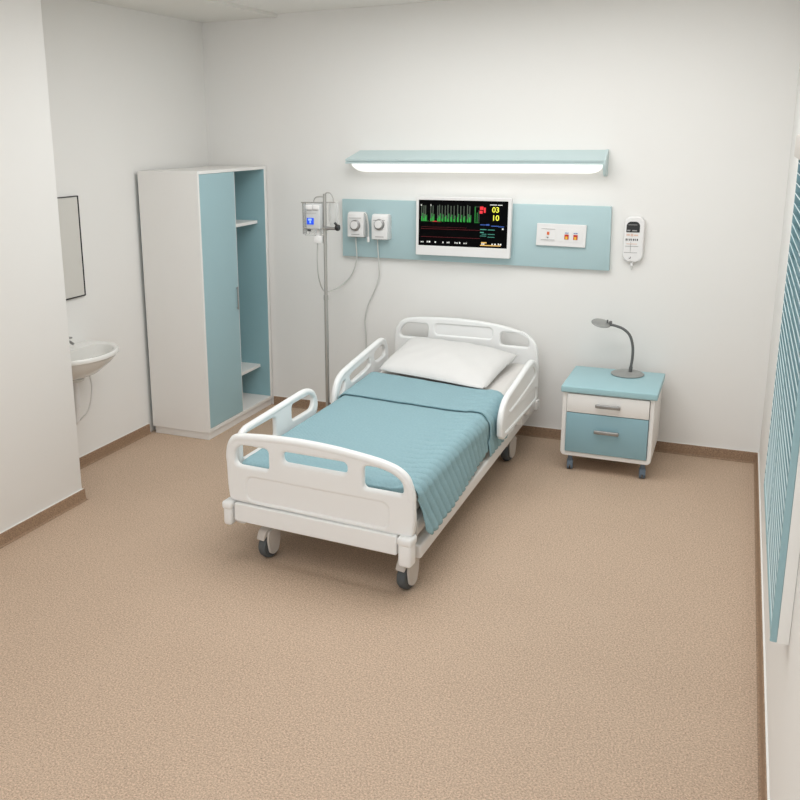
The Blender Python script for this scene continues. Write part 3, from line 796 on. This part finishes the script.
# flow regulators with cables
def regulator(name, x0_, x1_, z0_, z1_, label, side, knob):
    xc = (x0_+x1_)/2
    e = empty(name, (xc, -.031, z0_), 0, label, 'regulator', 'regulators on the left of the board')
    T_ = Matrix.Translation((-xc, .031, -z0_))
    h_ = z1_-z0_
    m = MB().prism([(-.031,z0_),(-.085,z0_),(-.088,z0_+.004),(-.088,z1_-.035),(-.080,z1_-.012),(-.062,z1_),(-.031,z1_)], 'x', x0_+.012, x1_-.012, .003)
    m.bm.transform(T_); m.build('housing', 'white', e)
    m = MB().mesh(plate_mesh([rrect(x0_, x1_, z0_-.008, z1_-.002, .02, 5)], .018, .004, 2), T_ @ face_y(-.041)); m.build('mounting_plate', 'clear', e)
    kx, kz = xc+knob[0], (z0_+z1_)/2+knob[1]
    m = MB().lathe([(0,0),(.036,0),(.037,.004),(.034,.012),(.028,.016),(0,.017)], T_ @ Matrix.Translation((kx, -.087, kz)) @ Matrix.Rotation(PI/2, 4, 'X'), 30)
    kn = m.build('dial', 'metal', e)
    MB().lathe([(0,0),(.026,0),(.026,.003),(0,.005)], T_ @ Matrix.Translation((kx-.003, -.103, kz+.003)) @ Matrix.Rotation(PI/2, 4, 'X'), 26).build('dial_cap', 'white', kn)
    MB().box(xc-.030, xc+.030, -.0895, -.087, z0_+.016, z0_+.020, mtx=T_).box(xc-.045, xc+.04, -.0895, -.0865, z1_-.040, z1_-.037, mtx=T_).build('printed_line', 'greyp', e)
    return e, T_
e1, T1 = regulator('flow_regulator', -2.613, -2.474, 1.268, 1.432, 'left of two white dial regulators, its cable looping to the drip stand', 1, (.0, -.005))
e2, T2 = regulator('flow_regulator', -2.440, -2.304, 1.256, 1.421, 'right of two white dial regulators, cable hanging down behind the bed rail', 1, (0, .016))
MB().tube([T1 @ Vector(p) for p in smooth_open([(-2.487,-.07,1.425),(-2.468,-.075,1.41),(-2.458,-.07,1.34),(-2.459,-.065,1.27)])], .006, 8).build('hose', 'cable', e1)
MB().lathe([(0,0),(.009,0),(.009,.03),(.004,.04),(0,.04)], T1 @ Matrix.Translation((-2.459,-.065,1.235)), 12).build('hose_tip', 'white', e1)
MB().tube([T1 @ Vector(p) for p in smooth_open([(-2.553,-.060,1.275),(-2.552,-.055,1.20),(-2.550,-.050,1.13),(-2.572,-.040,1.05),(-2.613,-.022,.985),(-2.665,-.03,.935),(-2.70,-.10,.905),(-2.68,-.30,.93),(-2.62,-.50,1.03),(-2.598,-.575,1.15),(-2.582,-.600,1.281)], 10)], .0042, 8).build('cable', 'cable', e1)
MB().tube([T2 @ Vector(p) for p in smooth_open([(-2.396,-.060,1.255),(-2.396,-.055,1.20),(-2.393,-.045,1.09),(-2.40,-.025,1.0),(-2.435,-.018,.90),(-2.485,-.018,.79),(-2.506,-.018,.69),(-2.500,-.018,.60),(-2.497,-.018,.45)], 10)], .0042, 8).build('cable', 'cable', e2)

# socket panel
sp = empty('socket_panel', (-1.205, -.031, 1.24), 0, 'white rectangular switch plate with two red and yellow switches on the teal board', 'switch plate')
TS = Matrix.Translation((1.205, .031, -1.24)) @ Matrix.Translation((-1.205,0,1.31)) @ Matrix.Rotation(.02, 4, 'Y') @ Matrix.Translation((1.205,0,-1.31))
MB().mesh(plate_mesh([rrect(-1.352, -1.055, 1.248, 1.384, .004, 3)], .016, .003, 2), TS @ face_y(-.039)).build('faceplate', 'white', sp)
def SP(name, mk, *bx):
    q = MB()
    for b in bx: q.box(b[0], b[1], -.0495, -.046, b[2], b[3], .0004, 1, mtx=TS)
    return q.build(name, mk, sp)
SP('module', 'white', (-1.325,-1.235,1.278,1.356), (-1.208,-1.082,1.278,1.356))
def SP2(name, mk, *bx):
    q = MB()
    for b in bx: q.box(b[0], b[1], -.0525, -.049, b[2], b[3], .0004, 1, mtx=TS)
    return q.build(name, mk, sp)
SP2('printed_line', 'greyp', (-1.322,-1.238,1.351,1.353), (-1.322,-1.240,1.285,1.287))
SP2('indicator_lamp', 'orange', (-1.287,-1.273,1.316,1.335)); SP2('key_mark', 'dark', (-1.284,-1.278,1.296,1.303), (-1.292,-1.288,1.300,1.303))
for a in (-1.181, -1.128):
    sw = SP2('switch', 'redp', (a, a+.025, 1.293, 1.323)); sw['label'] = 'red switch with a yellow centre'
    MB().box(a+.006, a+.019, -.054, -.052, 1.294, 1.311, mtx=TS).build('switch_mark', 'yellowp', sw)
    SP2('printed_label', 'bluep', (a+.001, a+.012, 1.330, 1.334), (a+.014, a+.024, 1.330, 1.334))

# nurse call handset
nh = empty('wall_handset', (-.783, -.002, 1.17), 0, 'white oval nurse call handset with a small black display on the back wall', 'handset')
TH = Matrix.Translation((.783, .002, -1.17))
MB().mesh(plate_mesh([rrect(-.840, -.724, 1.168, 1.440, .046, 8)], .034, .010, 4), TH @ face_y(-.020)).build('body', 'white', nh, 60)
def HB(name, mk, *bx):
    q = MB()
    for b in bx: q.box(b[0], b[1], -.0385, -.036, b[2], b[3], mtx=TH)
    return q.build(name, mk, nh)
ds = MB().mesh(plate_mesh([rrect(-.825, -.750, 1.345, 1.408, .006, 6, (.026,.026,.004,.004))], .004, .001, 2), TH @ face_y(-.0375)).build('display', 'dark', nh)
MB().box(-.820,-.803,-.0405,-.039,1.352,1.360, mtx=TH).box(-.792,-.765,-.0405,-.039,1.352,1.359, mtx=TH).box(-.815,-.765,-.0405,-.039,1.388,1.391, mtx=TH).build('display_text', 'greyp', ds)
HB('print_row', 'peach', (-.823,-.803,1.325,1.335), (-.799,-.785,1.322,1.337), (-.78,-.757,1.324,1.333), (-.82,-.76,1.275,1.279))
HB('button_row', 'dark', *[(-.826+i*.0105, -.826+i*.0105+(.004 if i % 2 else .006), 1.296, 1.308) for i in range(7)])
HB('outline_mark', 'greyp', (-.828,-.752,1.2615,1.264), (-.832,-.756,1.224,1.2265), (-.797,-.795,1.226,1.29))
HB('logo_mark', 'dark', (-.802,-.792,1.190,1.193), (-.794,-.791,1.193,1.201))
MB().tube([TH @ Vector(p) for p in ((-.785,-.018,1.172),(-.785,-.018,1.146))], .008, 10).build('cable_stub', 'white', nh)
MB().tube([TH @ Vector(p) for p in ((-.785,-.018,1.148),(-.785,-.017,1.120))], .003, 8).build('cable', 'cable', nh)

# ---------------------------------------------------------------- drip stand, pump, bag
IX, IY = -2.530, -.60
iv = empty('drip_stand', (IX, IY, 0), 0, 'slim metal drip stand between the wardrobe and the bed', 'drip stand')
MB().tube([(0,0,.06),(0,0,.95)], .0125, 16).build('lower_pole', 'pole', iv)
MB().tube([(0,0,.93),(0,0,1.585)], .0105, 14).tube([(0,0,.93),(0,0,.96)], .015, 14).build('upper_pole', 'pole', iv)
MB().tube(smooth_open([(0,0,1.575),(.012,0,1.590),(.038,0,1.588),(.056,0,1.562),(.060,0,1.537),(.066,0,1.532)]), .0035, 8).build('hook', 'pole', iv)
MB().tube(smooth_open([(0,0,1.565),(-.03,0,1.567),(-.06,0,1.562),(-.072,0,1.545),(-.073,0,1.533)]), .0035, 8).build('hook', 'pole', iv)
m = MB().tube([(-.16,0,1.530),(.068,0,1.534)], .0035, 8); m.build('crossbar', 'pole', iv)
for k in range(5):
    a = math.radians(54+72*k); dx, dy = math.cos(a), math.sin(a)
    lg = MB().tube([(dx*.005,dy*.005,.075),(dx*.12,dy*.12,.068),(dx*.20,dy*.20,.055)], .011, 10, rfun=lambda t: .013-.004*t).build('leg', 'pole', iv)
    MB().lathe([(0,-.010),(.022,-.010),(.024,-.005),(.024,.005),(.022,.010),(0,.010)], Matrix.Translation((dx*.20,dy*.20,.0245)) @ Matrix.Rotation(a+.5, 4, 'Z') @ Matrix.Rotation(PI/2, 4, 'X'), 20).build('caster', 'rubber', lg)
MB().lathe([(0,.05),(.035,.052),(.035,.085),(.02,.095),(0,.095)], None, 20).build('hub', 'pole', iv)

pu = empty('infusion_pump', (IX-.075, IY-.01, 1.36), 0, 'pale grey infusion pump with a small blue screen clamped to the drip stand', 'infusion pump')
TP = Matrix.Translation((-(IX-.075), -(IY-.01), -1.36))
X = IX
MB().box(X-.106, X-.012, IY-.05, IY+.045, 1.372, 1.524, .008, 3, mtx=TP).build('casing', 'devgrey', pu)
MB().box(X-.104, X-.062, IY-.054, IY-.046, 1.493, 1.519, .003, 2, mtx=TP).box(X-.057, X-.016, IY-.054, IY-.046, 1.493, 1.519, .003, 2, mtx=TP).build('top_cover', 'white', pu)
MB().box(X-.098, X-.064, IY-.0515, IY-.048, 1.484, 1.489, mtx=TP).box(X-.060, X-.025, IY-.0515, IY-.048, 1.486, 1.490, mtx=TP).box(X-.100, X-.035, IY-.0515, IY-.048, 1.470, 1.472, mtx=TP).build('printed_line', 'greyp', pu)
sc = MB().box(X-.098, X-.052, IY-.053, IY-.048, 1.402, 1.442, .001, 1, mtx=TP).build('screen', 'bluescreen', pu)
MB().box(X-.088, X-.065, IY-.0545, IY-.052, 1.426, 1.438, mtx=TP).box(X-.079, X-.070, IY-.0545, IY-.052, 1.410, 1.424, mtx=TP).build('screen_text', 'paleblue', sc)
MB().tube([TP @ Vector((X-.130, IY-.035, 1.374)), TP @ Vector((X+.055, IY-.015, 1.378))], .005, 10).build('lower_bar', 'pole', pu)
MB().box(X-.096, X-.090, IY-.052, IY-.04, 1.360, 1.372, mtx=TP).box(X-.083, X-.077, IY-.052, IY-.04, 1.360, 1.372, mtx=TP).build('foot', 'dark', pu)
MB().tube([TP @ Vector((X+.012, IY-.018, 1.377)), TP @ Vector((X+.078, IY-.018, 1.379))], .010, 12).tube([TP @ Vector((X+.020, IY-.018, 1.377)), TP @ Vector((X+.028, IY-.018, 1.377))], .0125, 12).build('clamp_screw', 'metal', pu)
MB().lathe([(0,-.012),(.016,-.012),(.02,-.006),(.02,.006),(.016,.012),(0,.012)], TP @ Matrix.Translation((X+.092, IY-.018, 1.384)) @ Matrix.Rotation(PI/2, 4, 'Y'), 20).tube([TP @ Vector((X+.086, IY-.018, 1.398)), TP @ Vector((X+.074, IY-.018, 1.414))], .008, 8).build('clamp_knob', 'dark', pu)
MB().box(X-.065, X-.014, IY-.03, IY+.02, 1.285, 1.330, .004, 2, mtx=TP).box(X-.05, X-.03, IY-.02, IY+.01, 1.328, 1.374, mtx=TP).build('power_unit', 'white', pu)
MB().mesh(plate_mesh([rrect(X-.152, X-.004, 1.325, 1.528, .006, 3), rrect(X-.146, X-.010, 1.331, 1.522, .003, 3)], .016, .001, 1), TP @ face_y(IY+.030)).build('holder_frame', 'clear', pu)
MB().box(X-.158, X-.149, IY+.01, IY+.05, 1.335, 1.526, .001, 1, mtx=TP).build('holder_post', 'metal', pu)
MB().box(X-.148, X-.130, IY-.0, IY+.002, 1.335, 1.524, mtx=TP).box(X-.128, X-.02, IY+.035, IY+.037, 1.335, 1.372, mtx=TP).build('clear_shield', 'clear', pu)

bg = empty('fluid_bag', (IX+.045, IY+.026, 1.39), 0, 'limp clear fluid bag hanging on the right hook of the drip stand', 'fluid bag')
rows = []
for j in range(15):
    t = j/14; z = t*.142; r = []
    for i in range(13):
        s_ = i/12; w = (1-abs(2*s_-1)**2.5)**.5*(math.sin(PI*min(1, max(0, t*.9+.08)))**.5)
        r.append((s_, z, w))
    rows.append(r)
mb = MB(); b2 = mb.bm
wd_ = lambda t: .030+.003*math.sin(PI*t)
F = [[b2.verts.new(((s_*2-1)*wd_(z/.142)+.002, -.012*w, z)) for s_, z, w in r] for r in rows]
B_ = [[b2.verts.new(((s_*2-1)*wd_(z/.142)+.002, .008*w+.001, z)) for s_, z, w in r] for r in rows]
for j in range(14):
    for i in range(12):
        b2.faces.new((F[j][i], F[j][i+1], F[j+1][i+1], F[j+1][i])); b2.faces.new((B_[j][i], B_[j+1][i], B_[j+1][i+1], B_[j][i+1]))
mb.build('bag', 'cleargrey', bg, 60)
MB().tube([(0,-.001,.001),(0,-.001,-.02)], .004, 8).build('outlet_port', 'white', bg)

# ---------------------------------------------------------------- light
w = bpy.data.worlds.new('World'); S.world = w; w.use_nodes = True
bgn = w.node_tree.nodes['Background']; bgn.inputs[0].default_value = (.92,.96,1.0,1); bgn.inputs[1].default_value = 1.14
def area(name, loc, sx, sy, power, col=(.955,.98,1), rot_=(0,0,0), label=None):
    l = bpy.data.lights.new(name, 'AREA'); l.shape = 'RECTANGLE'; l.size = sx; l.size_y = sy; l.energy = power; l.color = col
    o = bpy.data.objects.new(name, l); COL.objects.link(o); o.location = loc; o.rotation_euler = rot_; return o
area('unseen_ceiling_fill', (-1.45, -1.65, 2.695), 2.3, 1.7, 34)  # added fill lamp, out of view, to brighten the back of the room
area('unseen_ceiling_fill', (-1.2, -4.7, 2.695), 1.6, 1.7, 13)  # weaker added fill lamp, also unseen, for the front
S.view_settings.view_transform = 'Standard'; S.view_settings.look = 'None'; S.view_settings.gamma = 1
S.view_settings.use_curve_mapping = False
S.view_settings.exposure = .38

# ---------------------------------------------------------------- camera
f_, yaw, pit, rol, cx_, cy_ = 898.059, .434, .238, -.016, 323.863, 353.93
Cc = Vector((-.216, -5.634, 1.929))
f_, yaw, pit, rol, cx_, cy_ = 898.0589098685386, 0.4344288965312836, 0.23840068668341927, -0.01595617075799151, 323.8632044728504, 353.9301124413189
Cc = Vector((-0.21588452526795213, -5.63370904055157, 1.928653649397993))
cd = bpy.data.cameras.new('camera'); cd.sensor_fit = 'HORIZONTAL'; cd.sensor_width = 36
cd.lens = f_*36/800; cd.shift_x = (400-cx_)/800; cd.shift_y = -(400-cy_)/800; cd.clip_start = .02
co = bpy.data.objects.new('camera', cd); COL.objects.link(co)
cyw, syw, cp, sp_ = math.cos(yaw), math.sin(yaw), math.cos(pit), math.sin(pit)
Fw = Vector((-syw*cp, cyw*cp, -sp_)); Rt = Vector((cyw, syw, 0)); Up = Rt.cross(Fw)
c_, s2 = math.cos(rol), math.sin(rol)
R2 = c_*Rt+s2*Up; U2 = -s2*Rt+c_*Up
mt = Matrix((R2, U2, -Fw)).transposed().to_4x4(); mt.translation = Cc
co.matrix_world = mt
S.camera = co
